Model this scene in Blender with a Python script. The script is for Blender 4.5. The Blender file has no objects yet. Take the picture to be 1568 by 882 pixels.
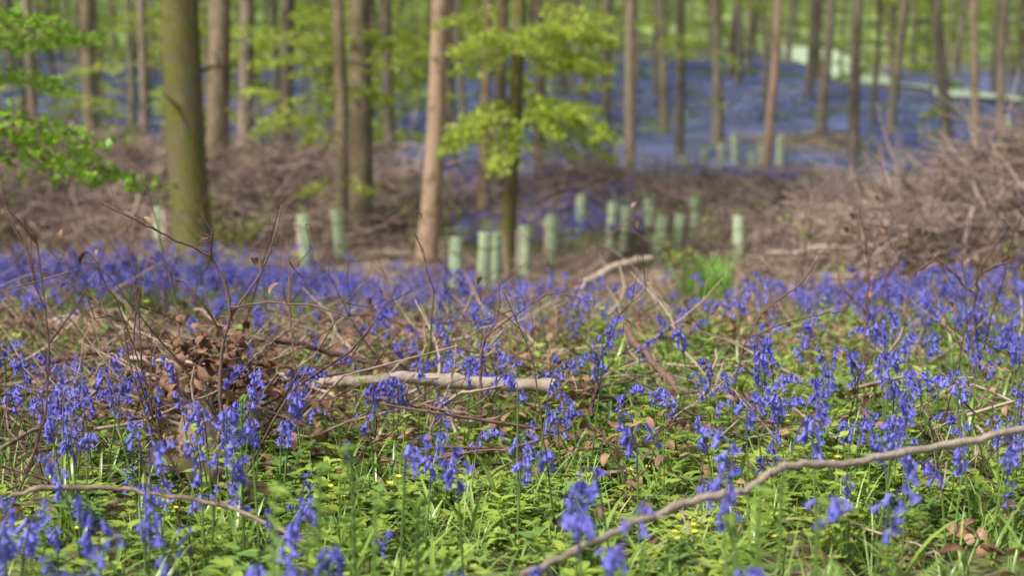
import bpy, math, random
import numpy as np
rng = np.random.default_rng(11)
random.seed(5)
S = bpy.context.scene
PI = math.pi

# ------------------------------------------------------------ survey helper
CAM_H = 1.0; FPX = 2178.0; PITCH = math.atan(241/2178.0)
def W(px, py, d):
    X = (px-784)/FPX; Y = (441-py)/FPX
    ca, sa = math.cos(PITCH), math.sin(PITCH)
    v = np.array([X, ca+Y*sa, -sa+Y*ca]); v = v/v[1]*d
    return np.array([v[0], v[1], v[2]+CAM_H])

def sm(a, b, t):
    t = np.clip((np.asarray(t, float)-a)/(b-a), 0, 1); return t*t*(3-2*t)

MOUNDS = [(-6.2,18.5,2.8,1.5,1.0),(-2.6,19.0,2.0,1.2,.6),(1.4,20.5,2.4,1.2,.4),
          (4.9,12.6,1.5,1.9,1.05),(3.8,17.0,1.4,1.4,.3),(-10.5,17,3,2,1.2),(8.5,13,3,2.5,1.1)]
def mound(x, y):
    z = 0*x
    for cx,cy,sx,sy,h in MOUNDS:
        z = z+h*np.exp(-((x-cx)/sx)**2-((y-cy)/sy)**2)
    return z
def H(x, y):
    x = np.asarray(x, float); y = np.asarray(y, float)
    z = -0.38*sm(6.5,12.5,y)+0.38*sm(16,22,y)
    z = z-0.34*np.exp(-((x-.5)/1.9)**2-((y-11.2)/3.0)**2)
    yy = np.minimum(y, 125)
    z = z+0.11*np.maximum(0, yy-25)+0.085*np.maximum(0, yy-60)
    z = z+0.8*mound(x, y)
    z = z+0.02*np.sin(x*2.1+1.3*np.sin(y*1.1))+0.018*np.sin(y*2.7+x*.8)
    z = z+sm(20,40,y)*(0.35*np.sin(x*.21+.5)+.25*np.sin(y*.3+x*.13))
    return z

# ------------------------------------------------------------ mesh builder
class MB:
    def __init__(s): s.v=[]; s.f=[]; s.m=[]; s.n=0
    def add(s, v, f, mat=0):
        v = np.asarray(v, float).reshape(-1,3)
        n = s.n
        s.v.append(v)
        if isinstance(f, np.ndarray): s.f.extend((f+n).tolist())
        else: s.f.extend([[i+n for i in q] for q in f])
        s.m.extend([mat]*len(f)); s.n += len(v)
    def mesh(s, name, mats, smooth=True):
        me = bpy.data.meshes.new(name)
        me.from_pydata(np.concatenate(s.v).tolist(), [], s.f)
        for m in mats: me.materials.append(m)
        me.polygons.foreach_set('material_index', s.m)
        me.polygons.foreach_set('use_smooth', [smooth]*len(s.f))
        me.update(); return me
    def obj(s, name, mats, smooth=True, link=True):
        o = bpy.data.objects.new(name, s.mesh(name, mats, smooth))
        if link: S.collection.objects.link(o)
        return o

def norm(a): return a/np.maximum(np.linalg.norm(a, axis=-1, keepdims=True), 1e-9)

def tube(mb, pts, rad, n=6, mat=0, bump=0, cap=True, capmat=None):
    pts = np.asarray(pts, float); k = len(pts)
    rad = np.broadcast_to(np.asarray(rad, float), (k,))
    t = norm(np.gradient(pts, axis=0)); av = np.abs(t.mean(0))
    ref = np.zeros(3); ref[int(np.argmin(av))] = 1
    u = norm(np.cross(t, ref)); w = np.cross(t, u)
    a = np.linspace(0, 2*PI, n, endpoint=False)
    r = rad[:,None]*np.ones((k,n))
    if bump: 
        ph = rng.random(4)*6.28
        zz = np.arange(k)[:,None]
        r = r*(1+bump*(np.sin(2*a[None]+ph[0]+zz*.35)+.7*np.sin(3*a[None]+ph[1]-zz*.5)+.5*np.sin(5*a[None]+ph[2]))+bump*.5*rng.normal(size=(k,n)))
    V = pts[:,None,:]+r[...,None]*(np.cos(a)[None,:,None]*u[:,None,:]+np.sin(a)[None,:,None]*w[:,None,:])
    i = np.arange(k-1)[:,None]*n; j = np.arange(n)[None]; j2 = (j+1)%n
    F = np.stack([i+j, i+j2, i+n+j2, i+n+j], -1).reshape(-1,4)
    mb.add(V.reshape(-1,3), F, mat)
    if cap:
        cm = mat if capmat is None else capmat
        mb.add(V[-1], [list(range(n))], cm); mb.add(V[0], [list(range(n))[::-1]], cm)

def spline(cp, k=6):
    cp = np.asarray(cp, float)
    P = np.vstack([2*cp[0]-cp[1], cp, 2*cp[-1]-cp[-2]]); out=[]
    for i in range(1, len(P)-2):
        for t in np.linspace(0,1,k,endpoint=False):
            a,b,c,d = P[i-1],P[i],P[i+1],P[i+2]
            out.append(.5*((2*b)+(-a+c)*t+(2*a-5*b+4*c-d)*t*t+(-a+3*b-3*c+d)*t**3))
    out.append(cp[-1]); return np.array(out)

def leaves(mb, C, size, mat=0, up=0.5, asp=0.55, var=.35):
    C = np.asarray(C, float); N = len(C)
    if N == 0: return
    nrm = norm(rng.normal(size=(N,3))); nrm = norm(nrm*(1-up)+np.array([0,0,1])*up)
    d = norm(np.cross(nrm, rng.normal(size=(N,3)))); w = np.cross(nrm, d)
    s = (size*(1+var*(rng.random(N)*2-1)))[:,None]
    b = C-d*s*.5; tp = C+d*s*.5-nrm*s*.12
    l = C+w*s*asp*.5+nrm*s*.08-d*s*.05; r = C-w*s*asp*.5+nrm*s*.08-d*s*.05
    V = np.stack([b,l,tp,r],1).reshape(-1,3); F = np.arange(N*4).reshape(-1,4)
    mb.add(V, F, mat)

def strip(mb, p0, az, length, width, lean=.5, curl=1.0, segs=6, mat=0, tipw=.1, fold=.25):
    ang = lean; p = np.array(p0, float); L=length/segs; V=[]
    h = np.array([math.cos(az), math.sin(az), 0]); sd = np.array([-math.sin(az), math.cos(az), 0])
    for i in range(segs+1):
        t = i/segs
        w = width*.5*max(tipw*.3, (math.sin(PI*min(1, .18+t*.82)))**.7)
        d = h*math.sin(ang)+np.array([0,0,1])*math.cos(ang); nn = np.cross(d, sd)
        V += [p-sd*w+nn*w*fold, p, p+sd*w+nn*w*fold]
        p = p+d*L; ang += curl/segs
    F=[]
    for i in range(segs):
        a=i*3; F += [[a,a+1,a+4,a+3],[a+1,a+2,a+5,a+4]]
    mb.add(V, F, mat)

# ------------------------------------------------------------ materials
def nmat(name):
    m = bpy.data.materials.new(name); m.use_nodes = True
    nt = m.node_tree; nt.nodes.clear(); return m, nt, nt.nodes, nt.links
def ramp(nd, lk, src, stops):
    r = nd.new('ShaderNodeValToRGB'); e = r.color_ramp.elements
    while len(e) < len(stops): e.new(.5)
    for k,(p,c) in zip(e, stops): k.position=p; k.color=(*c,1)
    lk.new(src, r.inputs[0]); return r.outputs[0]
def noise(nd, lk, scale, detail=3, vec=None, rough=.5):
    n = nd.new('ShaderNodeTexNoise'); n.inputs['Scale'].default_value=scale
    n.inputs['Detail'].default_value=detail; n.inputs['Roughness'].default_value=rough
    if vec is not None: lk.new(vec, n.inputs['Vector'])
    return n.outputs['Fac']
def math_(nd, lk, op, a, b, clamp=False):
    n = nd.new('ShaderNodeMath'); n.operation=op; n.use_clamp=clamp
    for i,x in enumerate((a,b)):
        if isinstance(x,(int,float)): n.inputs[i].default_value=x
        else: lk.new(x, n.inputs[i])
    return n.outputs[0]
def leafmat(name, c1, c2, trans=.4, rough=.45, scale=9, spec=.4):
    m,nt,nd,lk = nmat(name)
    g = nd.new('ShaderNodeNewGeometry'); oi = nd.new('ShaderNodeObjectInfo')
    f = noise(nd, lk, scale, 1, g.outputs['Position'])
    f = math_(nd,lk,'ADD', math_(nd,lk,'MULTIPLY', math_(nd,lk,'SUBTRACT',f,.5),1.7), math_(nd,lk,'ADD',math_(nd,lk,'MULTIPLY',oi.outputs['Random'],.6),.2), True)
    c = ramp(nd,lk,f,[(0,c1),(1,c2)])
    p = nd.new('ShaderNodeBsdfPrincipled'); p.inputs['Roughness'].default_value=rough
    p.inputs['Specular IOR Level'].default_value=spec
    lk.new(c,p.inputs['Base Color'])
    sh = p.outputs[0]
    if trans>0:
        t = nd.new('ShaderNodeBsdfTranslucent'); lk.new(c,t.inputs['Color'])
        mx = nd.new('ShaderNodeMixShader'); mx.inputs[0].default_value=trans
        lk.new(p.outputs[0],mx.inputs[1]); lk.new(t.outputs[0],mx.inputs[2]); sh=mx.outputs[0]
    o = nd.new('ShaderNodeOutputMaterial'); lk.new(sh,o.inputs[0]); return m
def barkmat(name, c1, c2, moss=None, mossamt=0., sc=14, zst=.25, bump=.6, lo=.32, hi=.72):
    m,nt,nd,lk = nmat(name)
    g = nd.new('ShaderNodeNewGeometry'); mp = nd.new('ShaderNodeMapping'); mp.inputs['Scale'].default_value=(1,1,zst)
    oi = nd.new('ShaderNodeObjectInfo')
    lk.new(g.outputs['Position'],mp.inputs[0])
    f = noise(nd,lk,sc,4,mp.outputs[0],.65)
    f2 = noise(nd,lk,2.3,3,g.outputs['Position'],.6)
    f3 = math_(nd,lk,'ADD',math_(nd,lk,'MULTIPLY',f,.7),math_(nd,lk,'MULTIPLY',f2,.45))
    f3 = math_(nd,lk,'ADD',f3,math_(nd,lk,'MULTIPLY',math_(nd,lk,'SUBTRACT',oi.outputs['Random'],.5),.3))
    c = ramp(nd,lk,f3,[(lo,c1),(hi,c2)])
    if moss:
        mf = noise(nd,lk,5.5,4,g.outputs['Position'],.65)
        mf = math_(nd,lk,'MULTIPLY',math_(nd,lk,'SUBTRACT',mf,.62-mossamt*.35),5,True)
        mc = ramp(nd,lk,noise(nd,lk,40,2,g.outputs['Position']),[(.3,tuple(x*.5 for x in moss)),(.7,moss)])
        mx = nd.new('ShaderNodeMix'); mx.data_type='RGBA'
        lk.new(mf,mx.inputs[0]); lk.new(c,mx.inputs[6]); lk.new(mc,mx.inputs[7]); c = mx.outputs[2]
    p = nd.new('ShaderNodeBsdfPrincipled'); p.inputs['Roughness'].default_value=.85
    p.inputs['Specular IOR Level'].default_value=.25
    lk.new(c,p.inputs['Base Color'])
    if bump:
        b = nd.new('ShaderNodeBump'); b.inputs['Strength'].default_value=bump; b.inputs['Distance'].default_value=.01
        lk.new(f,b.inputs['Height']); lk.new(b.outputs[0],p.inputs['Normal'])
    o = nd.new('ShaderNodeOutputMaterial'); lk.new(p.outputs[0],o.inputs[0]); return m

M_bell = leafmat('bluebell_petal',(0.095,0.09,0.43),(0.27,0.26,0.80),.25,.5,6,.3)
M_bellf = leafmat('bluebell_petal_far_hazed',(0.10,0.12,0.28),(0.20,0.22,0.46),0,.7,1.2,.1)  # petal colour greyed for the hill, distance haze put into the paint
M_stem = leafmat('bluebell_stem',(0.10,0.16,0.04),(0.18,0.27,0.07),0,.4,5)
M_stemp = leafmat('bluebell_stem_purple',(0.07,0.06,0.15),(0.12,0.10,0.28),0,.45,5)
M_strap = leafmat('strap_leaf',(0.11,0.21,0.035),(0.31,0.45,0.08),.2,.3,7,.5)
M_herb = leafmat('herb_leaf',(0.20,0.31,0.035),(0.50,0.61,0.11),.35,.45,3.5)
M_herb2 = leafmat('herb_leaf_dark',(0.07,0.15,0.03),(0.19,0.31,0.06),0,.45,6)
M_grass = leafmat('grass_blade',(0.18,0.28,0.06),(0.41,0.52,0.15),0,.45,8)
M_yel = leafmat('celandine_petal',(0.75,0.6,0.02),(0.85,0.75,0.04),0,.35,5)
M_fern = leafmat('fern_leaf',(0.17,0.30,0.04),(0.36,0.50,0.10),.4,.5,9)
M_fernb = leafmat('fern_leaf_bright',(0.09,0.25,0.02),(0.24,0.50,0.05),.4,.5,9)
M_beech = leafmat('beech_leaf',(0.33,0.44,0.04),(0.60,0.70,0.13),.5,.5,3)
M_beechd = leafmat('canopy_leaf',(0.18,0.28,0.04),(0.48,0.60,0.13),.45,.5,.5)
M_maple = leafmat('maple_leaf',(0.18,0.36,0.03),(0.42,0.62,0.08),.5,.4,6)
M_dead = leafmat('dead_leaf',(0.10,0.045,0.025),(0.44,0.26,0.15),.15,.6,25,.3)
M_bark = barkmat('bark_brown',(0.09,0.065,0.04),(0.34,0.26,0.165),(0.14,0.15,0.04),.3)
M_barkr = barkmat('bark_red',(0.17,0.10,0.06),(0.50,0.34,0.23),(0.15,0.14,0.05),.25)
M_barkm = barkmat('bark_mossy',(0.05,0.045,0.022),(0.20,0.165,0.085),(0.20,0.19,0.035),.6,bump=.9)
M_barkf = barkmat('bark_far',(0.07,0.055,0.04),(0.29,0.235,0.17),(0.11,0.13,0.04),.3,sc=6,bump=0)
M_wood = barkmat('dead_wood',(0.13,0.085,0.06),(0.50,0.38,0.29),None,0,40,.6,.5)
M_woodg = barkmat('grey_branch',(0.12,0.095,0.065),(0.40,0.32,0.25),(0.14,0.14,0.05),.25,60,.6,.8)
M_twig = barkmat('dark_twig',(0.05,0.03,0.025),(0.20,0.12,0.09),None,0,60,1,.2)
M_brush = barkmat('brush_twig',(0.04,0.026,0.022),(0.50,0.375,0.30),None,0,3,1,0,.40,.72)
M_cut = barkmat('cut_wood',(0.40,0.27,0.15),(0.62,0.45,0.28),None,0,50,1,.2)
M_mosslog = barkmat('mossy_log',(0.04,0.025,0.018),(0.14,0.09,0.06),(0.12,0.12,0.03),.5,40)
M_pale = barkmat('pale_wood',(0.30,0.22,0.14),(0.60,0.48,0.36),None,0,20,.8,.3)

# tree shelter plastic
m,nt,nd,lk = nmat('shelter_plastic'); M_shel=m
g = nd.new('ShaderNodeNewGeometry'); oi=nd.new('ShaderNodeObjectInfo')
f = math_(nd,lk,'ADD',math_(nd,lk,'MULTIPLY',noise(nd,lk,5,3,g.outputs['Position']),.7),math_(nd,lk,'MULTIPLY',oi.outputs['Random'],.4))
c = ramp(nd,lk,f,[(.2,(.50,.62,.36)),(.8,(.72,.81,.56))])
p = nd.new('ShaderNodeBsdfPrincipled'); p.inputs['Roughness'].default_value=.4; lk.new(c,p.inputs['Base Color'])
t = nd.new('ShaderNodeBsdfTranslucent'); lk.new(c,t.inputs['Color'])
mx = nd.new('ShaderNodeMixShader'); mx.inputs[0].default_value=.4; lk.new(p.outputs[0],mx.inputs[1]); lk.new(t.outputs[0],mx.inputs[2])
o = nd.new('ShaderNodeOutputMaterial'); lk.new(mx.outputs[0],o.inputs[0])

# ground
m,nt,nd,lk = nmat('woodland_floor'); M_ground=m
g = nd.new('ShaderNodeNewGeometry'); pos=g.outputs['Position']
sp = nd.new('ShaderNodeSeparateXYZ'); lk.new(pos,sp.inputs[0])
litter = ramp(nd,lk,noise(nd,lk,22,5,pos,.7),[(.3,(.05,.032,.02)),(.5,(.15,.10,.07)),(.68,(.32,.23,.16))])
green = ramp(nd,lk,noise(nd,lk,30,4,pos,.7),[(.3,(.05,.08,.018)),(.65,(.16,.25,.05))])
def mixc(f,a,b):
    x = nd.new('ShaderNodeMix'); x.data_type='RGBA'
    for i,s in ((0,f),(6,a),(7,b)):
        if isinstance(s,tuple): x.inputs[i].default_value=(*s,1)
        else: lk.new(s,x.inputs[i])
    return x.outputs[2]
gf = math_(nd,lk,'MULTIPLY',math_(nd,lk,'SUBTRACT',noise(nd,lk,1.1,4,pos,.6),.42),5,True)
base = mixc(gf, litter, green)
def band(a,b):
    n=nd.new('ShaderNodeMapRange'); n.interpolation_type='SMOOTHSTEP'; n.inputs[1].default_value=a; n.inputs[2].default_value=b
    lk.new(sp.outputs[1],n.inputs[0]); return n.outputs[0]
farlit = ramp(nd,lk,noise(nd,lk,1.6,6,pos,.75),[(.36,(.06,.042,.03)),(.5,(.18,.135,.10)),(.64,(.38,.30,.22))])
nearf = band(9,13); base = mixc(nearf, base, farlit)
blue = ramp(nd,lk,noise(nd,lk,1.5,5,pos,.75),[(.34,(.06,.09,.08)),(.5,(.10,.12,.22)),(.66,(.17,.18,.36))])
bf = math_(nd,lk,'MULTIPLY', band(22,26), math_(nd,lk,'SUBTRACT',1.0,band(54,64)))
bn = math_(nd,lk,'MULTIPLY',math_(nd,lk,'SUBTRACT',noise(nd,lk,.25,3,pos),.3),6,True)
base = mixc(math_(nd,lk,'MULTIPLY',bf,bn), base, blue)
fg = ramp(nd,lk,noise(nd,lk,.35,5,pos,.75),[(.38,(.05,.07,.03)),(.62,(.30,.40,.12))])
base = mixc(band(54,66), base, fg)
p = nd.new('ShaderNodeBsdfPrincipled'); p.inputs['Roughness'].default_value=.95; p.inputs['Specular IOR Level'].default_value=.15
lk.new(base,p.inputs['Base Color'])
o = nd.new('ShaderNodeOutputMaterial'); lk.new(p.outputs[0],o.inputs[0])
M_track = leafmat('track_grass',(.42,.54,.35),(.60,.70,.48),.0,.9,1.5,.1)

# ------------------------------------------------------------ ground sheet
def axis(segs):
    out=[]
    for a,b,st in segs: out += list(np.arange(a,b,st))
    return np.array(out+[segs[-1][1]])
ys = axis([(-40,0,4),(0,24,.15),(24,70,.8),(70,300,6)])
xs = axis([(-200,-40,10),(-40,-9,1.2),(-9,9,.15),(9,40,1.2),(40,200,10)])
XX,YY = np.meshgrid(xs,ys); ZZ = H(XX,YY)
nx,ny = len(xs),len(ys)
ii = np.arange(ny-1)[:,None]*nx+np.arange(nx-1)[None]
gm = MB(); gm.add(np.stack([XX,YY,ZZ],-1).reshape(-1,3), np.stack([ii,ii+1,ii+nx+1,ii+nx],-1).reshape(-1,4))
gm.obj('ground',[M_ground])
# pale track on the hillside
TX=13.0
tc = spline([(13.4,40,0),(13.2,47,0),(12.9,54,0),(12.7,62,0)],14)
tm = MB(); V=[]
for q in tc:
    for o_ in np.linspace(-1.0,1.0,7): 
        x=q[0]+o_*(1.35+.2*math.sin(q[1]*1.3)); V.append((x,q[1],float(H(x,q[1]))+.10-.03*abs(o_)))
k=len(tc); ii=np.arange(k-1)[:,None]*7+np.arange(6)[None]
tm.add(V,np.stack([ii,ii+1,ii+8,ii+7],-1).reshape(-1,4)); tm.obj('grass_track',[M_track])

# ------------------------------------------------------------ instancing
def scatter(name, srcs, P, rot, scl, idx=None):
    col = bpy.data.collections.new(name+'_parts')
    for i,o in enumerate(srcs): o.name=f'{name}_part_{i:02d}'; col.objects.link(o)
    n=len(P); me = bpy.data.meshes.new(name); me.from_pydata(np.asarray(P).tolist(),[],[])
    a=me.attributes.new('rot','FLOAT_VECTOR','POINT'); a.data.foreach_set('vector',np.asarray(rot,float).ravel())
    a=me.attributes.new('scl','FLOAT','POINT'); a.data.foreach_set('value',np.asarray(scl,float))
    if idx is None: idx=rng.integers(0,len(srcs),n)
    a=me.attributes.new('idx','INT','POINT'); a.data.foreach_set('value',np.asarray(idx,int).tolist())
    ob=bpy.data.objects.new(name,me); S.collection.objects.link(ob)
    ng=bpy.data.node_groups.new(name+'_gn','GeometryNodeTree')
    ng.interface.new_socket('Geometry',in_out='INPUT',socket_type='NodeSocketGeometry')
    ng.interface.new_socket('Geometry',in_out='OUTPUT',socket_type='NodeSocketGeometry')
    N=ng.nodes; L=ng.links
    gi=N.new('NodeGroupInput'); go=N.new('NodeGroupOutput'); ip=N.new('GeometryNodeInstanceOnPoints')
    ci=N.new('GeometryNodeCollectionInfo'); ci.inputs['Collection'].default_value=col
    ci.inputs['Separate Children'].default_value=True; ci.inputs['Reset Children'].default_value=True
    def na(nm,t):
        q=N.new('GeometryNodeInputNamedAttribute'); q.data_type=t; q.inputs['Name'].default_value=nm
        return [s for s in q.outputs if s.enabled and s.name=='Attribute'][0]
    L.new(gi.outputs[0],ip.inputs['Points']); L.new(ci.outputs[0],ip.inputs['Instance'])
    ip.inputs['Pick Instance'].default_value=True
    L.new(na('idx','INT'),ip.inputs['Instance Index']); L.new(na('rot','FLOAT_VECTOR'),ip.inputs['Rotation']); L.new(na('scl','FLOAT'),ip.inputs['Scale'])
    L.new(ip.outputs[0],go.inputs[0])
    md=ob.modifiers.new('instances','NODES'); md.node_group=ng
    return ob
def rots(n,tilt):
    return np.stack([rng.normal(size=n)*tilt,rng.normal(size=n)*tilt,rng.random(n)*2*PI],1)
def sample(dens, y0, y1, dens_fn, mx=.42, pad=.9):
    A = (y1-y0)*2*(mx*y1+pad); n=int(A*dens)
    y=rng.uniform(y0,y1,n); x=rng.uniform(-1,1,n)*(mx*y1+pad)
    ok=np.abs(x)<mx*y+pad; x,y=x[ok],y[ok]
    ok=rng.random(len(x))<dens_fn(x,y); return x[ok],y[ok]
def vn(x,y,s,seed=0):
    r=np.random.default_rng(seed); v=0*x
    for i in range(5):
        a=r.random()*6.28; k=s*(.7+.9*r.random()); v=v+np.sin(k*(x*math.cos(a)+y*math.sin(a))+r.random()*6.28)
    return v/2.2

# ------------------------------------------------------------ bluebells
def rotm(ax,ang):
    ax=np.asarray(ax,float)/np.linalg.norm(ax); c,s=math.cos(ang),math.sin(ang); x,y,z=ax
    return np.array([[c+x*x*(1-c),x*y*(1-c)-z*s,x*z*(1-c)+y*s],[y*x*(1-c)+z*s,c+y*y*(1-c),y*z*(1-c)-x*s],[z*x*(1-c)-y*s,z*y*(1-c)+x*s,c+z*z*(1-c)]])
def bell_geo():
    V=[];F=[]; a=np.arange(6)*PI/3
    R=[(0,.0016),(-.003,.0038),(-.010,.0042),(-.0165,.0046)]
    for z,r in R: V += [(r*math.cos(t),r*math.sin(t),z) for t in a]
    for k in range(3):
        for i in range(6): F.append([k*6+i,k*6+(i+1)%6,k*6+6+(i+1)%6,k*6+6+i])
    for i in range(6):
        t=a[i]+PI/6; n=len(V)
        for dt in (-.25,.25): V.append((.0088*math.cos(t+dt),.0088*math.sin(t+dt),-.0205))
        V.append((.0144*math.cos(t),.0144*math.sin(t),-.0158))
        F.append([18+i,18+(i+1)%6,n+1,n]); F.append([n,n+1,n+2])
    return np.array(V),F
BV,BF=bell_geo()
def bluebell(i):
    mb=MB(); Ht=rng.uniform(.27,.44); nb=rng.integers(5,14); seg=14
    p=np.zeros(3); P=[p]; lean=rng.uniform(-.06,.15); droop=rng.uniform(.7,2.4)
    sidew=rng.uniform(-.07,.07); st=rng.uniform(.66,.78)
    for k in range(seg):
        t=(k+.5)/seg; th=lean+droop*float(sm(st,1.0,t))
        p=p+np.array([math.sin(th),sidew,math.cos(th)])*Ht/seg; P.append(p)
    P=np.array(P); tube(mb,P[:10],np.linspace(.0028,.0021,10),5,1,cap=False)
    tube(mb,P[9:],np.linspace(.0021,.0009,len(P)-9),4,2,cap=False)
    for b in range(nb):
        t=st+(1-st)*(b+rng.random()*.9)/nb; f=min(t,.999)*seg; k=min(int(f),seg-1); q=P[k]+(P[k+1]-P[k])*(f-k)
        az=rng.normal()*1.25; h=np.array([math.cos(az),math.sin(az),0])
        L=rng.uniform(.008,.018)*(1.2-.5*(b/nb)); e=q+h*L+np.array([0,0,.001])
        tube(mb,[q,(q+e)/2+np.array([0,0,.003]),e],.0009,3,2,cap=False)
        tilt=rng.uniform(.05,.85); Rm=rotm(np.cross([0,0,1],h)+1e-6,-tilt)
        s=rng.uniform(.85,1.15)*(1 if b<nb-3 else .7)
        mb.add((BV*np.array([s,s,s])@rotm([0,0,1],rng.random()*6).T)@Rm.T+e,BF,0)
    for k in range(rng.integers(1,4)):
        strip(mb,(rng.normal()*.006,rng.normal()*.006,0),rng.random()*6.28,rng.uniform(.14,.24),rng.uniform(.007,.012),rng.uniform(.15,.6),rng.uniform(.5,1.6),5,3)
    return mb.obj('b',[M_bell,M_stem,M_stemp,M_strap],link=False)
bb=[bluebell(i) for i in range(16)]
def d_blue(x,y):
    d=0*x; xr=x/y
    near=(y<7.2); cl=np.clip(.68+.5*vn(x,y,3.6,3),.25,1)
    d=np.where(near,.52*cl,d)
    d=np.where(near&(y<2.8),d*.75,d)
    d=np.where(near&(x<.35)&(y>4.75)&(y<6.9),d*.38,d)
    left=(y>=7.0)&(y<13.5)&(xr<-.04+.02*np.sin(y*2))
    d=np.where(left,.85*np.clip(.75+.4*vn(x,y,1.2,9),.2,1),d)
    mid=(y>=6.2)&(~left)&(xr<.11)&(xr>-.05)
    d=np.where(mid,.22*cl*(1-sm(8,9.5,y))+.015,d)
    rt=(y>=7.2)&(xr>=.11)&(y<12)
    d=np.where(rt,.45*np.clip(.3+.8*vn(x,y,1.7,21),.05,1)*(1-.5*sm(8.5,10.5,y)),d)
    d=np.where((y>16)&(y<20)&(xr>-.04)&(xr<.09),.8,d)
    d=np.where((y>20.5)&(xr>.09)&(xr<.2),.6,d)
    d=d*(1-sm(.2,.45,mound(x,y)))
    d=np.where((y>13.5)&(y<16),d*.3,d)
    return d
x,y=sample(110,1.75,24,d_blue)
P=np.stack([x,y,H(x,y)-.005],1); n=len(P)
R=np.stack([rng.normal(size=n)*.09,rng.normal(size=n)*.09,rng.random(n)*2*PI],1)
scatter('bluebells',bb,P,R,rng.uniform(.70,1.14,n)*np.where(y<6.5,1.03,.95))

def clump(i):
    mb=MB()
    for k in range(12):
        c=rng.normal(size=2)*.24; h=rng.uniform(.20,.34)
        C=np.array([c[0],c[1],h])+rng.normal(size=(6,3))*np.array([.03,.03,.045])
        leaves(mb,C,.045,0,.1,.8)
    for k in range(12):
        c=rng.normal(size=2)*.24; strip(mb,(c[0],c[1],0),rng.random()*6.28,.22,.025,.3,1,2,1)
    return mb.obj('c',[M_bellf,M_herb2],smooth=False,link=False)
def d_hill(x,y):
    d=np.clip(.6+.8*vn(x,y,.45,5),0.05,1)*(1-sm(50,62,y))*sm(22.5,26,y)
    return np.where((y>32)&(x>10.2)&(x<15.5),0,d)
x,y=sample(3.0,22.5,62,d_hill,.42,2)
P=np.stack([x,y,H(x,y)-.02],1); n=len(P)
scatter('distant_bluebells',[clump(i) for i in range(5)],P,rots(n,.05),rng.uniform(.8,1.3,n))

# ------------------------------------------------------------ ground foliage
def herb(kind):
    mb=MB()
    if kind==0:   # strap leaf tuft
        for k in range(8): strip(mb,(rng.normal()*.012,rng.normal()*.012,0),rng.random()*6.28,rng.uniform(.12,.22),rng.uniform(.008,.013),rng.uniform(.1,.8),rng.uniform(.6,1.8),5,0)
    elif kind==1: # grass
        for k in range(14): strip(mb,(rng.normal()*.02,rng.normal()*.02,0),rng.random()*6.28,rng.uniform(.08,.20),.0035,rng.uniform(.1,.9),rng.uniform(.3,1.6),4,3)
    elif kind in(2,3): # broad-leaved herbs
        for s in range(3 if kind==2 else 5):
            b=np.array([rng.normal()*.03,rng.normal()*.03,0]); h=rng.uniform(.05,.15); tp=b+np.array([rng.normal()*.02,rng.normal()*.02,h])
            tube(mb,[b,(b+tp)/2,tp],.0014,3,1,cap=False)
            for k in range(6):
                strip(mb,tp-np.array([0,0,rng.random()*.4*h]),k*PI/3+rng.random(),rng.uniform(.025,.05),rng.uniform(.014,.023),1.0+rng.random()*.4,.5,4,1 if kind==2 else 2,fold=.15)
    elif kind==4: # trefoil / anemone
        for s in range(9):
            b=np.array([rng.normal()*.035,rng.normal()*.035,0]); h=rng.uniform(.03,.09); tp=b+np.array([rng.normal()*.01,rng.normal()*.01,h])
            tube(mb,[b,tp],.0009,3,1,cap=False); a0=rng.random()*6
            for k in range(3):
                for j in(-.35,0,.35): strip(mb,tp,a0+k*2.09+j,rng.uniform(.018,.03),.010,1.25,.4,3,1,fold=.2)
    elif kind==5: # celandine
        for k in range(9): 
            az=rng.random()*6.28
            strip(mb,(math.cos(az)*.03,math.sin(az)*.03,.03),az,.04,.038,1.2,.4,4,2,fold=.2)
        for s in range(2):
            tp=np.array([rng.normal()*.03,rng.normal()*.03,rng.uniform(.08,.15)]); tube(mb,[(0,0,0),tp*.5,tp],.001,3,1,cap=False)
            for k in range(8): strip(mb,tp,k*PI/4,.011,.005,1.0,-.5,3,4,fold=.1)
    elif kind==6: # tall nettle-like
        h=rng.uniform(.14,.24); tube(mb,[(0,0,0),(.006,0,h*.5),(0,.006,h)],.0018,4,1,cap=False)
        for k in range(6):
            for j in(0,PI): strip(mb,(0,0,h*(.25+.75*k/5)),k*PI/2+j,.05*(1.15-.12*k),.022,1.0,.8,4,1,fold=.25)
    return mb.obj('h',[M_strap,M_herb,M_herb2,M_grass,M_yel],link=False)
kinds=[0,0,1,1,2,2,3,4,4,5,6]
hs=[herb(k) for k in kinds]
def d_herb(x,y):
    d=np.clip(.6+.5*vn(x,y,1.9,31),.15,1)
    d=np.where((x<-.2)&(y>4.6)&(y<7),d*.4,d)
    d=np.where(y>7,d*.4,d)
    return d*(1-sm(.2,.5,mound(x,y)))
x,y=sample(245,1.7,7,d_herb,.40,.4); x2,y2=sample(110,7,13.5,d_herb)
x=np.append(x,x2);y=np.append(y,y2)
pw=np.array([7,7,8,8,9,9,6,14,14,1.7,3.]); idx=rng.choice(len(kinds),len(x),p=pw/pw.sum())
P=np.stack([x,y,H(x,y)-.004],1); n=len(P)
scatter('ground_foliage',hs,P,rots(n,.12),rng.uniform(.6,1.2,n),idx)

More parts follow.
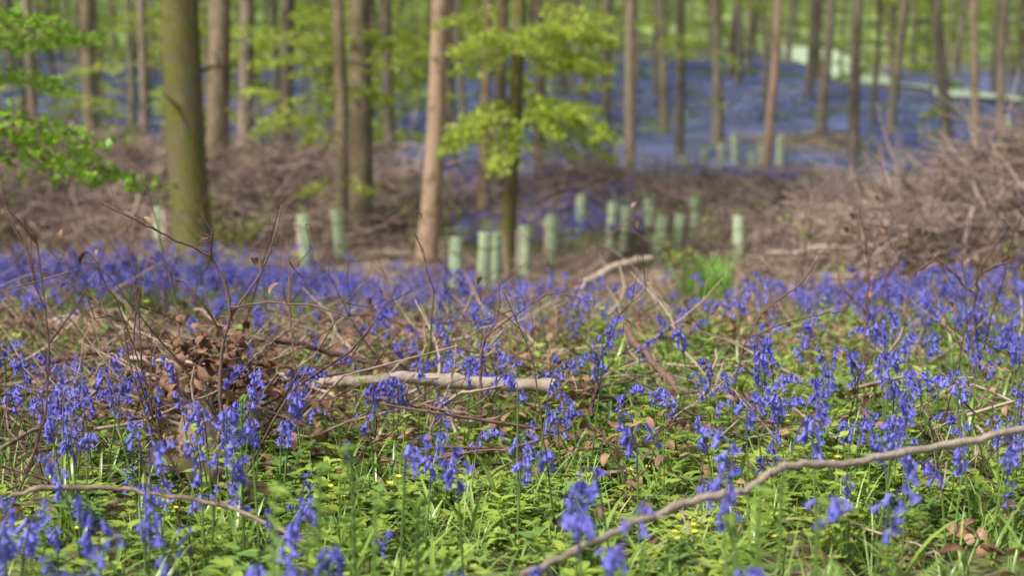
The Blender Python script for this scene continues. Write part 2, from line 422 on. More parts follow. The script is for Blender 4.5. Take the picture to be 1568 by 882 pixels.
# dead leaves
def deadleaf(i):
    mb=MB()
    for k in range(5):
        c=np.array([rng.normal()*.05,rng.normal()*.05,rng.random()*.03+.004])
        strip(mb,c,rng.random()*6.28,rng.uniform(.028,.05),rng.uniform(.014,.026),rng.uniform(.7,1.5),rng.uniform(.3,2.6),5,0,fold=rng.uniform(-.8,.8))
    return mb.obj('d',[M_dead],link=False)
dl=[deadleaf(i) for i in range(8)]
def d_dead(x,y):
    d=np.clip(.18+.5*vn(x,y,2.6,77),.04,1); d=np.where((x<.3)&(y>4.3)&(y<7),1,d); return d
x,y=sample(80,2.1,14,d_dead)
zz=rng.random(len(x))*.05*(1+2*((y>4)&(y<7)))
P=np.stack([x,y,H(x,y)+zz],1); n=len(P)
scatter('leaf_litter',dl,P,rots(n,.5),rng.uniform(.7,1.3,n))

# small fallen twigs
def twigset(i,nn=5,L=.35,r=.0030,up=.25):
    mb=MB()
    for k in range(nn):
        az=rng.random()*6.28; d=np.array([math.cos(az),math.sin(az),abs(rng.normal())*up]); p=np.array([rng.normal()*L*.3,rng.normal()*L*.3,.01]); pts=[p]
        for s in range(6):
            d=norm(d+rng.normal(size=3)*.16*np.array([1,1,.5])); p=p+d*L*rng.uniform(.5,1.2)/6; pts.append(p)
            if rng.random()<.4:
                e=norm(d+rng.normal(size=3)*.7); tube(mb,[p,p+e*L*.12,p+e*L*.22+rng.normal(size=3)*.01],[r*.5,r*.35,r*.2],3,0,cap=False)
        tube(mb,pts,np.linspace(r,r*.4,7)*rng.uniform(.6,1.6),4,0,cap=False)
    return mb.obj('t',[M_wood if i%2==0 else M_twig],link=False)
def d_tw(x,y): 
    d=.4+0*x; d=np.where((y>8)&(x/y>-.05),.8,d); return np.where((x<.4)&(y>4.0)&(y<7.5),1,d)
x,y=sample(21,2.5,16,d_tw)
P=np.stack([x,y,H(x,y)+.01+.06*rng.random(len(x))*((y>4)&(y<7)&(x<.4))],1); n=len(P)
scatter('fallen_twigs',[twigset(i) for i in range(10)],P,rots(n,.14),rng.uniform(.7,1.9,n)*np.where(y<3.8,.45,1))

# upright bare twiggy stems standing among the flowers
def stemtwig(i):
    mb=MB(); Ht=rng.uniform(.45,.85); n_=10; p=np.zeros(3); d=norm(np.array([rng.normal()*.35,rng.normal()*.35,1.])); pts=[p]
    for s in range(n_):
        d=norm(d+rng.normal(size=3)*.13+np.array([0,0,.02])); p=p+d*Ht/n_; pts.append(p)
        if s>1 and rng.random()<.8:
            e=norm(d+rng.normal(size=3)*.6); l=rng.uniform(.08,.28); q=[p,p+e*l*.35,p+e*l*.7+rng.normal(size=3)*.012,p+norm(e+np.array([0,0,.25]))*l]
            tube(mb,q,[.0022,.0018,.0014,.0009],3,0,cap=False)
            for b in (1,2): tube(mb,[q[b],q[b]+norm(e+rng.normal(size=3))*.014],[.0020,.0007],3,0,cap=False)
            if rng.random()<.3: strip(mb,q[3],rng.random()*6.28,.035,.018,1.9,1.3,4,1,fold=.5)
    tube(mb,pts,np.linspace(.0042,.0012,n_+1),5,0,cap=False)
    return mb.obj('st',[M_twig,M_dead],link=False)
def d_st(x,y):
    xr=x/y; return np.where(xr<-.03,.95,np.where(xr>.15,.75,.35))*np.where(y<3.2,.12,1)
x,y=sample(3.6,2.9,9.5,d_st)
P=np.stack([x,y,H(x,y)-.01],1); n=len(P)
scatter('bare_twiggy_stems',[stemtwig(i) for i in range(10)],P,rots(n,.18),rng.uniform(.6,1.2,n))

# brush piles
def brush(i):
    mb=MB()
    for k in range(30):
        az=rng.normal()*.9+(PI if rng.random()<.5 else 0); L=rng.uniform(.4,1.5); r=rng.uniform(.003,.012)*(2.2 if rng.random()<.1 else 1)
        d=np.array([math.cos(az),math.sin(az),rng.normal()*.28]); p=rng.normal(size=3)*np.array([.3,.3,.07])-d*L*.4; pts=[p]
        for s in range(5):
            d=norm(d+rng.normal(size=3)*.2); p=p+d*L/5; pts.append(p)
            if rng.random()<.45:
                e=norm(d+rng.normal(size=3)*.8); tube(mb,[p,p+e*L*.12,p+e*L*.25+rng.normal(size=3)*.03],[r*.5,r*.4,r*.25],3,0,cap=False)
        tube(mb,pts,np.linspace(r,r*.35,6),4,0,cap=False)
    return mb.obj('br',[M_brush],link=False)
brs=[brush(i) for i in range(8)]
allp=[('brush_pile',-6.2,17.8,2.4,1.1,240),('brush_pile.001',-2.4,18.4,1.5,.9,120),('brush_pile.002',1.6,20.0,1.9,.7,60),
      ('brush_pile.003',4.9,12.4,1.0,1.2,250),('brush_pile.004',4.0,16.6,1.1,1.0,80)]
for k,(nm,cx,cy,sx,sy,nn) in enumerate(allp):
    x=cx+rng.normal(size=nn)*sx; y=cy+rng.normal(size=nn)*sy
    Pp=np.stack([x,y,H(x,y)+rng.random(nn)*.18],1)
    Rr=np.stack([rng.normal(size=nn)*.2,rng.normal(size=nn)*.2,rng.normal(size=nn)*.8+(rng.random(nn)<.5)*PI],1)
    scatter(nm,[bpy.data.objects.new('x',o.data) for o in brs],Pp,Rr,rng.uniform(.5,1.05,nn))
def bramble(i):
    mb=MB()
    for k in range(5):
        az=rng.random()*6.28; spray(mb,(0,0,.0),az,rng.uniform(.3,.6),.3,28,.045,0,1,1.0,.004)
    return mb.obj('rg',[M_twig,M_herb],link=False)

# ------------------------------------------------------------ trees
def crown(mb, P, Ht, r0, nl=1500, z0=.45, barkm=0, leafm=1, size=.13, spread=2.3, nlimb=11):
    for k in range(nlimb):
        t=z0+(1-z0)*(k+.5)/nlimb; f=t*(len(P)-1); i=min(int(f),len(P)-2); q=P[i]+(P[i+1]-P[i])*(f-i)
        az=k*2.4+rng.random(); L=spread*(1.15-.7*(t-z0)/(1-z0))*rng.uniform(.7,1.1)
        d=np.array([math.cos(az),math.sin(az),.45]); pts=[q]; p=q; 
        for s in range(6):
            d=norm(d+rng.normal(size=3)*.15+np.array([0,0,.03])); p=p+d*L/6; pts.append(p)
        tube(mb,pts,np.linspace(r0*.3,.008,7),4,barkm,cap=False)
        m=nl//nlimb
        w=np.sqrt(rng.random(m)); ix=np.minimum((w*6).astype(int),5); base=np.array(pts)[ix]
        ncl=7; cc=base[rng.integers(0,m,ncl)]+rng.normal(size=(ncl,3))*np.array([.35,.35,.2])
        C=cc[rng.integers(0,ncl,m)]+rng.normal(size=(m,3))*np.array([.3,.3,.14])
        for c0 in cc[:4]: tube(mb,[pts[3],(pts[3]+c0)/2+rng.normal(size=3)*.05,c0],[.012,.008,.004],3,barkm,cap=False)
        leaves(mb,C,size,leafm,.45,.6)
def spray(mb, p0, az, L, droop=.15, nl=90, size=.06, bm=0, lm=1, rise=.1, thick=.009, wid=.42, up=.3):
    d=np.array([math.cos(az),math.sin(az),rise]); p=np.array(p0,float); pts=[p]
    for s in range(8):
        d=norm(d+rng.normal(size=3)*.07+np.array([0,0,-droop/4])); p=p+d*L/8; pts.append(p)
    pts=np.array(pts); tube(mb,pts,np.linspace(thick,.002,9),4,bm,cap=False)
    sd=norm(np.cross(d,[0,0,1]))
    for k in range(11):
        t=.2+.8*k/11; f=t*8; i=min(int(f),7); q=pts[i]+(pts[i+1]-pts[i])*(f-i); sgn=1 if k%2 else -1
        l=L*wid*(1.15-t)*rng.uniform(.7,1.2); e=norm(sd*sgn+d*.8+np.array([0,0,rng.normal()*.12]))
        end=q+e*l-np.array([0,0,droop*l*.6]); tube(mb,[q,(q+end)/2+np.array([0,0,.02*l]),end],[.004,.003,.0015],3,bm,cap=False)
        m=max(2,nl//11); tt=rng.random(m)[:,None]; C=q+(end-q)*tt+rng.normal(size=(m,3))*np.array([.035,.035,.02])
        leaves(mb,C,size,lm,up,.62)
def trunkpath(x0,y0,dx,dy,Ht,wob=.06,n=22):
    z=np.linspace(0,Ht,n)-.15; t=np.linspace(0,1,n); s=z.clip(0)/2.4
    g=s/(1+s*.35)
    a,b=rng.random(2)*6
    x=x0+dx*g+wob*np.sin(z*.9+a)*t**.3; y=y0+dy*g+wob*np.sin(z*.8+b)*t**.3
    return np.stack([x,y,float(H(x0,y0))+z],1)
def tree(name, px, ptop, d, wpx, bark, low=None, Ht=13, flare=.35, sides=14, wob=.05):
    x0=(px-784)/FPX*d; zt=1+200*d/FPX; dx=(ptop-px)/FPX*d*2.4/max(1,(zt-float(H(x0,d))))*1.3
    P=trunkpath(x0,d,dx,rng.normal()*.05,Ht+rng.normal(),wob,40); r=wpx*d/FPX/2
    z=P[:,2]-P[0,2]; rad=r*(1-.8*(z/z.max())**1.2)*(1+flare*np.exp(-z/.25))
    mb=MB(); tube(mb,P,rad,sides,0,.03)
    for k in range(5):
        i=rng.integers(3,14); az=rng.random()*6.28; dd=np.array([math.cos(az),math.sin(az),.3]); q=P[i]+dd*rad[i]*.6
        tube(mb,[q,q+dd*rng.uniform(.05,.25),q+dd*rng.uniform(.28,.5)+rng.normal(size=3)*.04],[r*.15,r*.09,.004],5,0)
    crown(mb,P,Ht,r,900,.45,size=.15)
    for (sx,sy,az,L,nl,kw) in (low or []):
        q=W(sx,sy,d)
        i=int(np.argmin(np.abs(P[:,2]-q[2]))); spray(mb,P[i],az,L,nl=nl,**kw)
    return mb.obj(name,[bark,M_beech])
x=np.append(rng.normal(size=60)*3-4, rng.normal(size=26)*1.6+4.5); y=np.append(rng.normal(size=60)*1.6+17.5, rng.normal(size=26)*1.6+12.6)
scatter('regrowth',[bramble(i) for i in range(4)],np.stack([x,y,H(x,y)+.05],1),rots(len(x),.1),rng.uniform(.6,1.3,len(x)))
T=tree
def lowset(px,ys_,d,L=1.0,nl=110,droop=.3):
    return [(px,yy,rng.random()*6.28,L*rng.uniform(.8,1.2),nl,dict(droop=droop,rise=.22,size=.075)) for yy in ys_]
T('mossy_tree',299,281,13.6,62,M_barkm,flare=.25,sides=20,wob=.02)
T('beech_tree',334,342,18.5,34,M_bark,[(340,60,.2,1.3,110,{}),(340,120,2.6,1.1,90,{})])
T('beech_tree.001',378,384,20,24,M_barkf,lowset(378,[40,80,130],20))
T('beech_tree.002',523,521,16.5,20,M_bark,[(520,60,3.3,1.0,120,{}),(520,160,-2.6,1.2,170,dict(droop=.5)),(520,90,.4,1.1,120,{}),(520,190,-2.8,.6,90,dict(droop=.5)),(520,250,-2.8,.6,70,dict(droop=.5)),(520,260,-.6,.5,60,dict(droop=.5))]+lowset(520,[60,90,130],17,1.2,150))
T('beech_tree.003',549,560,17,37,M_bark)
T('beech_tree.004',600,598,21,17,M_barkf,lowset(600,[20,50,80,90,100,160],21,1.3,150))
T('leaning_tree',650,681,15.2,30,M_barkr,wob=.03)
lowb=[]
for k,az in enumerate([-.2,-.9,-1.7,-2.4,-2.9,.1,-.5,-1.2,-3.0,-.05]):
    lowb.append((778,165+7*(k%3),az,.9 if k not in(0,5,9) else 1.15,280,dict(droop=.66,rise=.3,up=.25,size=.062)))
for k,az in enumerate([-.1,-.8,.5,-2.9,-2.2,1.4,-1.4,.1,-.4,.2,-2.6]):
    lowb.append((785,55+8*(k%5),az,1.0 if abs(az)<1 else .75,180,dict(droop=.4,rise=.3,up=.25,size=.062)))
for k,az in enumerate([-.3,.3,2.8,-2.5,0]):
    lowb.append((785,5+8*k,az,1.0,150,dict(droop=.35,rise=.2,size=.062)))
T('young_beech_tree',776,792,14.6,24,M_barkm,lowb,Ht=10)
T('beech_tree.005',740,752,18,17,M_barkr,lowset(740,[30,60],18,.9,120))
T('beech_tree.006',762,768,19,20,M_bark)
T('beech_tree.007',826,822,22,18,M_barkf,lowset(826,[40,90,150],22,1.2,120))
T('slender_tree',1172,1180,24,15,M_barkr,wob=.10)
T('beech_tree.008',963,966,26,17,M_bark)
T('beech_tree.009',1040,1034,28,14,M_barkf,[(1038,140,0,1.0,80,{}),(1038,200,3.0,.8,80,{}),(1038,215,.1,.9,80,{})]+lowset(1040,[20,60,100],28,1.3,110))
T('beech_tree.010',1096,1092,30,17,M_barkf,lowset(1096,[10,50,90],30,1.5,120))
T('beech_tree.011',438,446,24,22,M_barkf,[(440,150,.2,1.2,150,{}),(440,110,-2.5,1.3,150,{}),(440,190,-1.0,1.0,130,{})]+lowset(440,[20,50,80,130,170],24,1.5,150))
T('beech_tree.012',146,143,27,24,M_bark,lowset(146,[40,100],27,1.3,120))
T('beech_tree.013',62,48,20,16,M_barkf,lowset(62,[30,80,120,150],20,1.3,120))
T('beech_tree.014',1310,1303,27,17,M_barkf,wob=.1)
T('beech_tree.015',1362,1372,31,14,M_barkf,wob=.12)
T('beech_tree.016',1448,1430,29,14,M_barkf,wob=.12)
T('beech_tree.017',1490,1486,23,13,M_bark,wob=.08)
T('beech_tree.018',1536,1530,25,14,M_barkf,wob=.1)
T('beech_tree.019',1255,1262,33,15,M_barkf,wob=.1)
T('beech_tree.020',928,925,32,15,M_barkf)
T('beech_tree.021',222,226,24,14,M_barkf,lowset(222,[20,60,110],24,1.2,120))

# background tree mass
def bgtree(i):
    Ht=rng.uniform(11,15); P=trunkpath(0,0,0,0,Ht,.16,16); P[:,2]-=P[0,2]; 
    r=rng.uniform(.05,.125); z=P[:,2]; rad=r*(1-.8*(z/Ht).clip(0,1)**1.2)*(1+.3*np.exp(-z/.25)); mb=MB(); tube(mb,P,rad,8,0,.03)
    crown(mb,P,Ht,r,360,.42,size=.26,nlimb=8)
    for k in range(2+2*(i%3)):
        j=rng.integers(3,10); spray(mb,P[j],rng.random()*6.28,rng.uniform(.9,1.7),nl=40,size=.13,droop=.3)
    return mb.obj('bt',[M_barkf,M_beechd],link=False)
pts=[]
fixed=[((p-784)/FPX*d,d) for p,d in ((299,13.6),(1172,24),(963,26),(1040,28),(1096,30),(146,27),(1310,27),(1362,31))]
tries=0
while len(pts)<520 and tries<30000:
    tries+=1; y=rng.uniform(26,112); x=rng.uniform(-1,1)*(.48*y+6)
    if y<36 and rng.random()<.5: continue
    if abs(x-TX)<1.7 and 36<y<64: continue
    if all((x-a)**2+(y-b)**2>1.9**2 for a,b in pts+fixed): pts.append((x,y))
pts=np.array(pts); P=np.stack([pts[:,0],pts[:,1],H(pts[:,0],pts[:,1])-.1],1); n=len(P)
scatter('background_trees',[bgtree(i) for i in range(9)],P,rots(n,.03),rng.uniform(.75,1.15,n))

# understory saplings
def sapling(i):
    Ht=rng.uniform(2.6,4.5); P=trunkpath(0,0,0,0,Ht,.08,12); P[:,2]-=P[0,2]; mb=MB(); tube(mb,P,np.linspace(.03,.006,12),5,0,cap=False)
    for k in range(12):
        j=rng.integers(2,11); spray(mb,P[j],rng.random()*6.28,rng.uniform(.6,1.5)*(1.2-.05*j),nl=55,size=.11,droop=.3,rise=.25)
    return mb.obj('sp',[M_barkf,M_beech],link=False)
x=[];y=[]
while len(x)<370:
    yy=rng.uniform(24,112); xx=rng.uniform(-1,1)*(.42*yy+3); r=xx/yy
    a = (.6 if r<.05 else .10) if yy<55 else .9
    if yy<32: a*=.6
    if xx>10 and xx<16 and 28<yy<66: continue
    if rng.random()<a: x.append(xx);y.append(yy)
x=np.array(x);y=np.array(y);P=np.stack([x,y,H(x,y)-.05],1);n=len(P)
scatter('understory_saplings',[sapling(i) for i in range(6)],P,rots(n,.04),rng.uniform(.7,1.3,n))

# maple branch reaching in from the left
mb=MB(); Pm=trunkpath(-3.35,7.6,.1,0,5,.06,20); tube(mb,Pm,np.linspace(.06,.015,20),8,0,.03)
for (z,az,L,dr) in [(.95,-.10,1.5,.35),(1.0,.0,1.3,.4),(1.15,.05,1.3,.35),(1.25,-.25,1.25,.45),(1.5,.1,1.15,.2),(1.5,-.3,1.0,.3),(1.75,-.15,1.1,.2),(1.95,.2,1.2,.3),(1.35,.5,1.1,.3),(2.3,-.1,1.3,.3),(1.6,2.6,1.2,.2),(2.6,1.5,1.2,.2),(2.6,-1.7,1.2,.2),(3.2,.5,1.2,.2),(3.3,3.3,1.2,.2)]:
    i=int(np.argmin(np.abs(Pm[:,2]-z))); spray(mb,Pm[i],az,L,dr,170,.06,0,1,.15,.011,.33,.15)
crown(mb,Pm,5,.05,700,.6,size=.07,spread=1.2)
mb.obj('field_maple',[M_bark,M_maple])

# ------------------------------------------------------------ tree shelters
def shelter(name, px, ytop, ybase, d, w=.13, lean=0):
    x=(px-784)/FPX*d; z0=float(H(x,d)); h=max(.55,min(.95,W(px,ytop,d)[2]-z0))
    mb=MB(); n=20; a=np.linspace(0,2*PI,n,endpoint=False); r=w/2
    zs=[0,.1,.3,.5,.7,.9,.97,1.0]; rs=[1.03,1,1,.99,.99,1,1.03,1.09]
    V=[]; 
    for s in (1,.93):
        for zz,rr in zip(zs,rs):
            sq=1+.05*np.cos(4*a); V+=[(r*rr*s*q*math.cos(t),r*rr*s*q*math.sin(t),zz*h) for t,q in zip(a,sq)]
    F=[]; K=len(zs)
    for s in range(2):
        for k in range(K-1):
            for i in range(n):
                b=(s*K+k)*n; F.append([b+i,b+(i+1)%n,b+n+(i+1)%n,b+n+i])
    for i in range(n): F.append([(K-1)*n+i,(K-1)*n+(i+1)%n,(2*K-1)*n+(i+1)%n,(2*K-1)*n+i])
    mb.add(V,F,0)
    sx=r+.018; s=.013
    V=[(sx+i*s,j*s,zz) for zz in(-.1,h*.9) for i,j in((-1,-1),(1,-1),(1,1),(-1,1))]+[(sx,0,h*.9+.02)]
    mb.add(V,[[0,1,5,4],[1,2,6,5],[2,3,7,6],[3,0,4,7],[4,5,8],[5,6,8],[6,7,8],[7,4,8]],1)
    for zz in(.3,.75):
        t=np.linspace(0,2*PI,17); tube(mb,np.stack([np.cos(t)*(r+.022)+.012,np.sin(t)*(r+.006),0*t+zz*h],1),.003,4,2,cap=False)
    tube(mb,[(0,0,0),(.01,0,h*.6),(0,.01,h+.12)],[.006,.005,.003],5,1)
    leaves(mb,np.array([0,0,h+.06])+rng.normal(size=(8,3))*.03,.035,3,.4)
    o=mb.obj(name,[M_shel,M_wood,M_twig,M_beech]); o.location=(x,d,z0-.02)
    o.rotation_euler=(rng.normal()*.05,lean+rng.normal()*.045,rng.random()*6.28); return o
sh=[(243,325,395,15.5),(470,325,395,14),(522,342,400,15),(697,360,440,13.2),(739,352,440,13.6),(761,356,440,13.9),(803,342,430,14.2),(846,352,405,15.5),
    (888,320,390,17.5),(936,345,400,16.4),(958,343,405,16),(997,333,395,17),(1008,360,410,15),(1033,358,410,15.2),(1066,342,385,17),(1133,330,400,14.8),
    (1080,265,300,25),(1102,268,300,26),(1125,265,298,27),(1152,262,300,25),(1168,270,300,26),(1050,272,300,24),(1192,262,295,27),(962,268,296,24)]
for k,s in enumerate(sh): shelter('tree_shelter' if k==0 else f'tree_shelter.{k:03d}',*s)

# ------------------------------------------------------------ ferns
def frond(mb, p0, az, L, lean=.3, curl=1.0, np_=20, mat=0, wide=.28, curltip=False):
    p=np.array(p0,float); h=np.array([math.cos(az),math.sin(az),0]); sd=np.array([-math.sin(az),math.cos(az),0]); ang=lean; pts=[p]; dirs=[]
    for i in range(np_):
        t=i/np_; 
        a=curl/np_ if not curltip else (curl/np_ if t<.7 else 1.0+.6*(t-.7))
        st=L/np_*(1 if not(curltip and t>.7) else .38*(1.6-t))
        d=h*math.sin(ang)+np.array([0,0,1])*math.cos(ang); dirs.append(d); p=p+d*st; pts.append(p); ang+=a
    tube(mb,pts,np.linspace(.0042,.0014,len(pts))*(1 if not curltip else 1.15),5,1,cap=False)
    for i in range(4,np_):
        t=i/np_; l=L*wide*(math.sin(PI*min(1,.12+.88*t))**.8)*(1.0 if not curltip else .3)
        for sg in(-1,1):
            e=norm(sd*sg+dirs[i]*.35); q=pts[i]
            m=7; V=[];F=[]
            for k in range(m+1):
                u=k/m; c=q+e*l*u-np.array([0,0,.12*l*u*u])*2; w=L/np_*.36*(1-u*.85)
                w1=w*(1.15 if k%2 else .5); V+=[c-dirs[i]*w1,c+dirs[i]*w1]
            for k in range(m): F.append([2*k,2*k+1,2*k+3,2*k+2])
            mb.add(V,F,mat)
def fern_clump(name,x,y,n,L,lean=(.1,.7),mat=None,wide=.28):
    mb=MB()
    for k in range(n): frond(mb,(rng.normal()*.05,rng.normal()*.05,0),k*2.4+rng.random(),L*rng.uniform(.6,1.15),rng.uniform(*lean),rng.uniform(.3,.9),wide=wide)
    o=mb.obj(name,[mat or M_fern,M_stem]); o.location=(x,y,float(H(x,y))-.01); return o
q=W(1083,425,9.6); fern_clump('fern',q[0],9.6,44,.56,(.0,.34),M_fernb,.13)
k=0
def fiddle(name,px,py,d,leafy=0):
    q=W(px,py,d); x,y=q[0],q[1]; z0=float(H(x,y)); L=(q[2]-z0)
    mb=MB(); az=rng.choice([0,PI])+rng.normal()*.4
    frond(mb,(0,0,0),az,L*1.3,-.04,.12,24,curltip=True)
    for j in range(leafy): frond(mb,(0,0,0),rng.random()*6.28,L*rng.uniform(.7,1.0),rng.uniform(.1,.35),.5,18,wide=.16)
    o=mb.obj(name,[M_fern,M_stem]); o.location=(x,y,z0-.01)
for (px,py,d,lf) in [(420,712,2.25,0),(490,682,2.5,0),(537,655,2.6,0),(575,735,2.3,1),(640,740,2.5,1),(470,790,2.1,0),(370,585,3.3,0),(620,665,3.2,0),(1125,760,2.2,0),(1165,720,2.4,1),(1256,735,2.3,0),(1200,690,2.9,0)]:
    fiddle('young_fern' if k==0 else f'young_fern.{k:03d}',px,py,d,leafy=lf); k+=1
for j,(px,d) in enumerate([(60,2.7),(1340,2.7),(1450,2.6)]):
    q=W(px,860,d); fern_clump('low_fern' if j==0 else f'low_fern.{j:03d}',q[0],q[1],7,.18,(.3,1.1))

# ------------------------------------------------------------ branches & logs
def branch(name, cps, rad, mat, side=3, sides=8, sl=.18, ground=False, capm=None, jit=.004, leaf=0):
    mb=MB()
    for pi,cp in enumerate(cps):
        pts=[W(*c) for c in cp]
        if ground and pi==0: pts=[np.array([pts[0][0]+.01,pts[0][1],float(H(pts[0][0],pts[0][1]))-.03])]+pts
        P=spline(pts,7); P=P+rng.normal(size=P.shape)*jit
        r0=rad[0] if pi==0 else rad[0]*.6; r1=rad[1]
        R=np.linspace(r0,r1,len(P)); 
        kn=rng.random(len(P))<.12; R=R*np.where(kn,1.25,1)
        tube(mb,P,R,sides,0,.04,capmat=1 if capm else None)
        for s in range(side):
            i=rng.integers(len(P)//4,len(P)-1); t=norm(P[i]-P[i-1]); e=norm(t+rng.normal(size=3)*.75*np.array([1,.6,1])); l=sl*rng.uniform(.3,1)
            Q=[P[i],P[i]+e*l*.4,P[i]+e*l*.7+rng.normal(size=3)*.008,P[i]+e*l]; r=min(max(R[i]*.45,.0009),.006)
            tube(mb,Q,[r,r*.8,r*.6,r*.35],4,0,cap=False)
            for b in(1,2): tube(mb,[Q[b]-e*.002,Q[b]+norm(e+rng.normal(size=3))*.008],[r*.9,r*.3],3,0,cap=False)
            if leaf and rng.random()<leaf:
                strip(mb,Q[3],rng.random()*6.28,.042,.022,1.8,1.2,5,2,fold=.5)
    return mb.obj(name,[mat,capm or mat,M_dead])
branch('fallen_branch',[[(470,592,4.6),(520,584,4.56),(560,586,4.52),(610,578,4.48),(660,582,4.45),(760,588,4.4),(852,592,4.3)]],(.019,.021),M_woodg,3,12,.25,capm=M_cut,jit=.002)
branch('fallen_branch.001',[[(795,884,2.45),(870,850,2.5),(960,806,2.55),(1060,768,2.6),(1140,752,2.62),(1195,718,2.65),(1290,708,2.72),(1400,690,2.8),(1500,672,2.85),(1600,650,2.9)]],(.0072,.0075),M_woodg,3,12,.05,jit=.0022)
branch('fallen_branch.002',[[(15,758,2.9),(90,748,2.92),(180,750,2.95),(260,760,2.95),(340,775,2.9),(410,803,2.85),(480,835,2.8)]],(.0055,.004),M_wood,5,8,.15,jit=.002)
branch('fallen_branch.003',[[(-20,572,5.2),(80,552,5.1),(180,535,5),(300,525,4.9),(420,520,4.85),(520,545,4.8),(640,570,4.8),(720,578,4.8)]],(.012,.006),M_twig,12,8,.5,jit=.003)
branch('fallen_branch.004',[[(955,502,4.9),(985,540,4.7),(1020,575,4.5),(1040,600,4.4)]],(.013,.010),M_twig,2,8,.1,capm=M_cut)
branch('fallen_branch.005',[[(200,548,5),(330,560,4.6),(430,575,4.5),(520,610,4.3)]],(.009,.005),M_wood,10,7,.4)
branch('fallen_branch.006',[[(-20,620,4.4),(60,600,4.4),(150,598,4.4),(230,590,4.5)],[(0,690,3.6),(80,640,3.9),(150,600,4.2)]],(.011,.005),M_wood,10,7,.4)
branch('fallen_branch.007',[[(480,495,6.2),(560,482,6),(640,500,5.8),(700,490,5.8),(770,500,5.6)],[(380,470,6),(470,490,6),(560,520,5.8),(640,560,5.5)]],(.008,.004),M_twig,9,6,.4)
branch('fallen_branch.008',[[(1210,800,3.1),(1290,798,3.1),(1370,825,3.0),(1440,850,2.9)]],(.004,.002),M_wood,5,6,.12)
branch('fallen_branch.009',[[(900,650,3.8),(960,690,3.7),(1040,640,3.9)],[(1130,640,4),(1260,650,4),(1350,600,4.4)]],(.005,.002),M_twig,7,6,.25,leaf=.6)
branch('fallen_branch.010',[[(560,610,4.3),(650,622,4.2),(740,640,4.0)],[(640,520,5.2),(760,540,5),(860,560,4.8)]],(.006,.003),M_twig,8,6,.35)
branch('fallen_branch.011',[[(300,470,5),(340,500,4.8),(370,540,4.5),(400,590,4.2)],[(180,500,5),(260,530,4.7),(330,590,4.3)],[(450,500,4.8),(400,540,4.5),(340,600,4.2)]],(.007,.004),M_wood,8,7,.35)
branch('pale_fallen_log',[[(880,448,8.8),(920,420,9.0),(960,404,9.2),(996,398,9.4)]],(.026,.03),M_pale,1,12,.2,capm=M_cut)
branch('cut_log',[[(20,508,6.9),(80,500,6.8),(150,500,6.6)]],(.045,.055),M_wood,0,16,.2,capm=M_cut)
branch('cut_log.001',[[(140,500,6.5),(170,498,6.75)]],(.065,.065),M_bark,0,16,.2,capm=M_cut)
branch('mossy_log',[[(235,712,3.7),(300,722,3.62),(360,742,3.55),(415,768,3.45)]],(.032,.028),M_mosslog,0,14,.2,capm=M_wood)
branch('bare_sapling',[[(338,560,3.95),(352,470,3.95),(325,398,3.95),(270,368,3.9),(215,340,3.85),(152,310,3.8)],
   [(350,485,3.95),(395,425,4),(418,370,4),(431,312,4.05)],[(352,470,3.95),(420,464,3.9),(490,470,3.8),(560,500,3.8)],[(322,398,3.95),(325,350,3.9)],[(345,520,3.95),(300,450,3.9),(262,420,3.9)]],(.0058,.0018),M_twig,7,6,.14,ground=True,jit=.0015,leaf=.1)
branch('bare_sapling.001',[[(735,580,4.3),(742,520,4.3),(762,485,4.3),(765,430,4.3)],[(745,515,4.3),(790,482,4.25),(845,450,4.2),(910,462,4.1)]],(.0048,.0015),M_twig,6,6,.12,ground=True,jit=.0015,leaf=.2)
branch('bare_sapling.002',[[(1125,590,4.4),(1160,490,4.4),(1225,435,4.4),(1256,390,4.4)],[(1150,515,4.4),(1220,490,4.3),(1300,474,4.3)]],(.0038,.0013),M_twig,4,6,.1,ground=True,jit=.0015)
branch('bare_sapling.003',[[(1322,560,5.6),(1328,470,5.6),(1330,400,5.6),(1318,318,5.6)],[(1330,440,5.6),(1375,400,5.5),(1400,330,5.5)],[(1328,480,5.6),(1290,440,5.6),(1275,380,5.7)],[(1330,400,5.6),(1350,340,5.6)]],(.007,.0022),M_twig,9,6,.22,ground=True,leaf=.2)
branch('bare_sapling.004',[[(250,520,6.4),(252,420,6.4),(240,340,6.4),(213,262,6.4)],[(252,430,6.4),(275,380,6.4)]],(.007,.0022),M_twig,5,6,.2,ground=True)
branch('bare_sapling.005',[[(1490,520,5),(1500,420,5),(1540,350,5)],[(1490,450,5),(1440,400,5),(1400,420,5.2)],[(1500,420,5),(1568,390,5)]],(.007,.0022),M_twig,9,6,.22,ground=True,leaf=.2)
branch('bare_sapling.006',[[(960,760,3.5),(990,715,3.5),(1012,655,3.5)],[(975,735,3.5),(940,700,3.5)]],(.004,.0015),M_twig,9,6,.09,ground=True,leaf=1)
branch('bare_sapling.007',[[(1230,400,9.5),(1250,330,9.5),(1290,290,9.5)],[(1300,420,9),(1350,300,9.3),(1345,240,9.3)],[(1460,380,9),(1440,300,9),(1500,250,9)]],(.012,.003),M_brush,8,6,.5,ground=True)

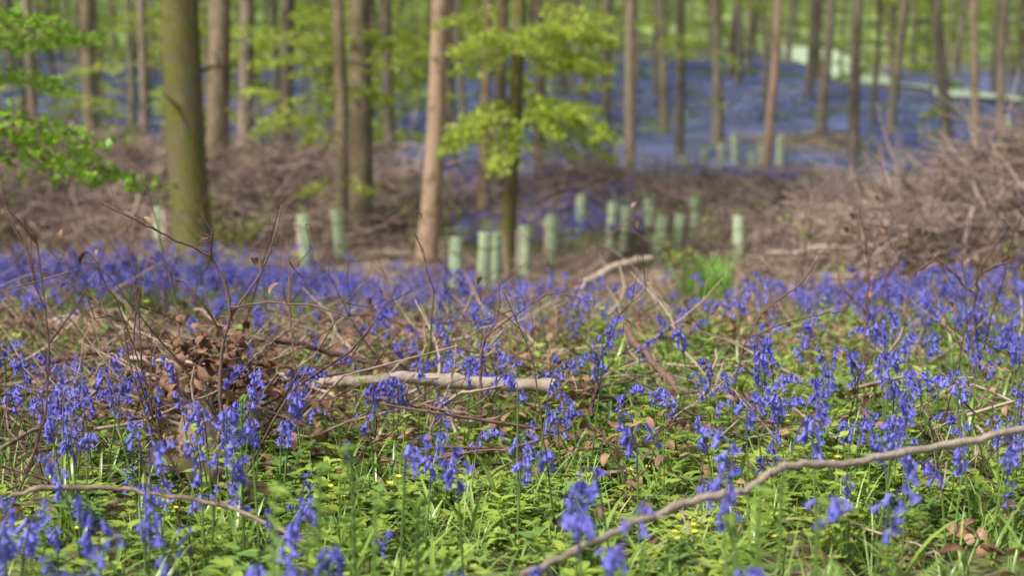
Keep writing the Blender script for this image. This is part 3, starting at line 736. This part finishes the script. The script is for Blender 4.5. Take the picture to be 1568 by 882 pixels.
# rotten stump with dry leaves caught round it
mb=MB(); a=np.linspace(0,2*PI,26,endpoint=False); V=[];F=[]
jag=.17+.06*np.sin(3*a+1)+.04*rng.normal(size=26)
for k,t in enumerate([0,.15,.4,.7,1]):
    rr=(.16-.07*t**.6)*(1+.10*np.sin(3*a+.5)+.06*np.sin(7*a))
    V+=[(r*math.cos(q),r*math.sin(q),j*t-.03) for r,q,j in zip(rr,a,jag)]
for k in range(4):
    for i in range(26): F.append([k*26+i,k*26+(i+1)%26,k*26+26+(i+1)%26,k*26+26+i])
V+=[(.6*.1*math.cos(q),.6*.1*math.sin(q),.10+.03*rng.normal()) for q in a]
for i in range(26): F.append([104+i,104+(i+1)%26,130+(i+1)%26,130+i])
F.append(list(range(130,156))); mb.add(V,F,0)
for k in range(420):
    q=rng.random()*6.28; rr=abs(rng.normal())*.22+.03; z=max(.02,.32-rr*.6+rng.normal()*.05)
    strip(mb,(rr*math.cos(q),rr*math.sin(q),z),rng.random()*6.28,rng.uniform(.03,.055),rng.uniform(.018,.028),rng.uniform(.3,2.4),rng.uniform(.5,2.4),5,1,fold=rng.uniform(-.7,.7))
for k in range(28):
    q=rng.random()*6.28; e=norm(np.array([math.cos(q),math.sin(q),rng.uniform(.0,.7)])); p=np.array([0,0,.1])+rng.normal(size=3)*.05
    tube(mb,[p,p+e*.2,p+e*.4+rng.normal(size=3)*.03,p+e*rng.uniform(.45,.65)+rng.normal(size=3)*.05],np.array([.006,.0045,.003,.0015])*rng.uniform(.6,1.3),5,0 if k%2 else 2)
o=mb.obj('rotten_stump',[M_wood,M_dead,M_twig]); q=W(330,690,4.35); o.location=(q[0],4.35,float(H(q[0],4.35))); o.scale=(1.25,1.1,1.1)

# ------------------------------------------------------------ light, sky, camera
az=math.radians(228); el=math.radians(56)
sd=np.array([math.sin(az)*math.cos(el),math.cos(az)*math.cos(el),math.sin(el)])
from mathutils import Vector
L=bpy.data.lights.new('sun','SUN'); L.energy=4.7; L.angle=math.radians(12.0); L.color=(1,.98,.95)
lo=bpy.data.objects.new('sun',L); S.collection.objects.link(lo); lo.rotation_euler=Vector(sd).to_track_quat('Z','Y').to_euler()
w=bpy.data.worlds.new('World'); S.world=w; w.use_nodes=True; nt=w.node_tree; nt.nodes.clear()
sk=nt.nodes.new('ShaderNodeTexSky'); sk.sky_type='NISHITA'; sk.sun_disc=False; sk.sun_elevation=el; sk.sun_rotation=az; sk.air_density=1.0; sk.dust_density=4.0; sk.ozone_density=.8
bg=nt.nodes.new('ShaderNodeBackground'); bg.inputs[1].default_value=.15
wo=nt.nodes.new('ShaderNodeOutputWorld'); nt.links.new(sk.outputs[0],bg.inputs[0]); nt.links.new(bg.outputs[0],wo.inputs[0])
cam=bpy.data.cameras.new('camera'); co=bpy.data.objects.new('camera',cam); S.collection.objects.link(co)
co.location=(0,0,CAM_H); co.rotation_euler=(PI/2-PITCH,0,0); cam.lens=50; cam.sensor_width=36; cam.clip_start=.05; cam.clip_end=800
cam.dof.use_dof=True; cam.dof.focus_distance=3.75; cam.dof.aperture_fstop=2.2
S.camera=co
S.view_settings.view_transform='Standard'; S.view_settings.look='None'; S.view_settings.exposure=0
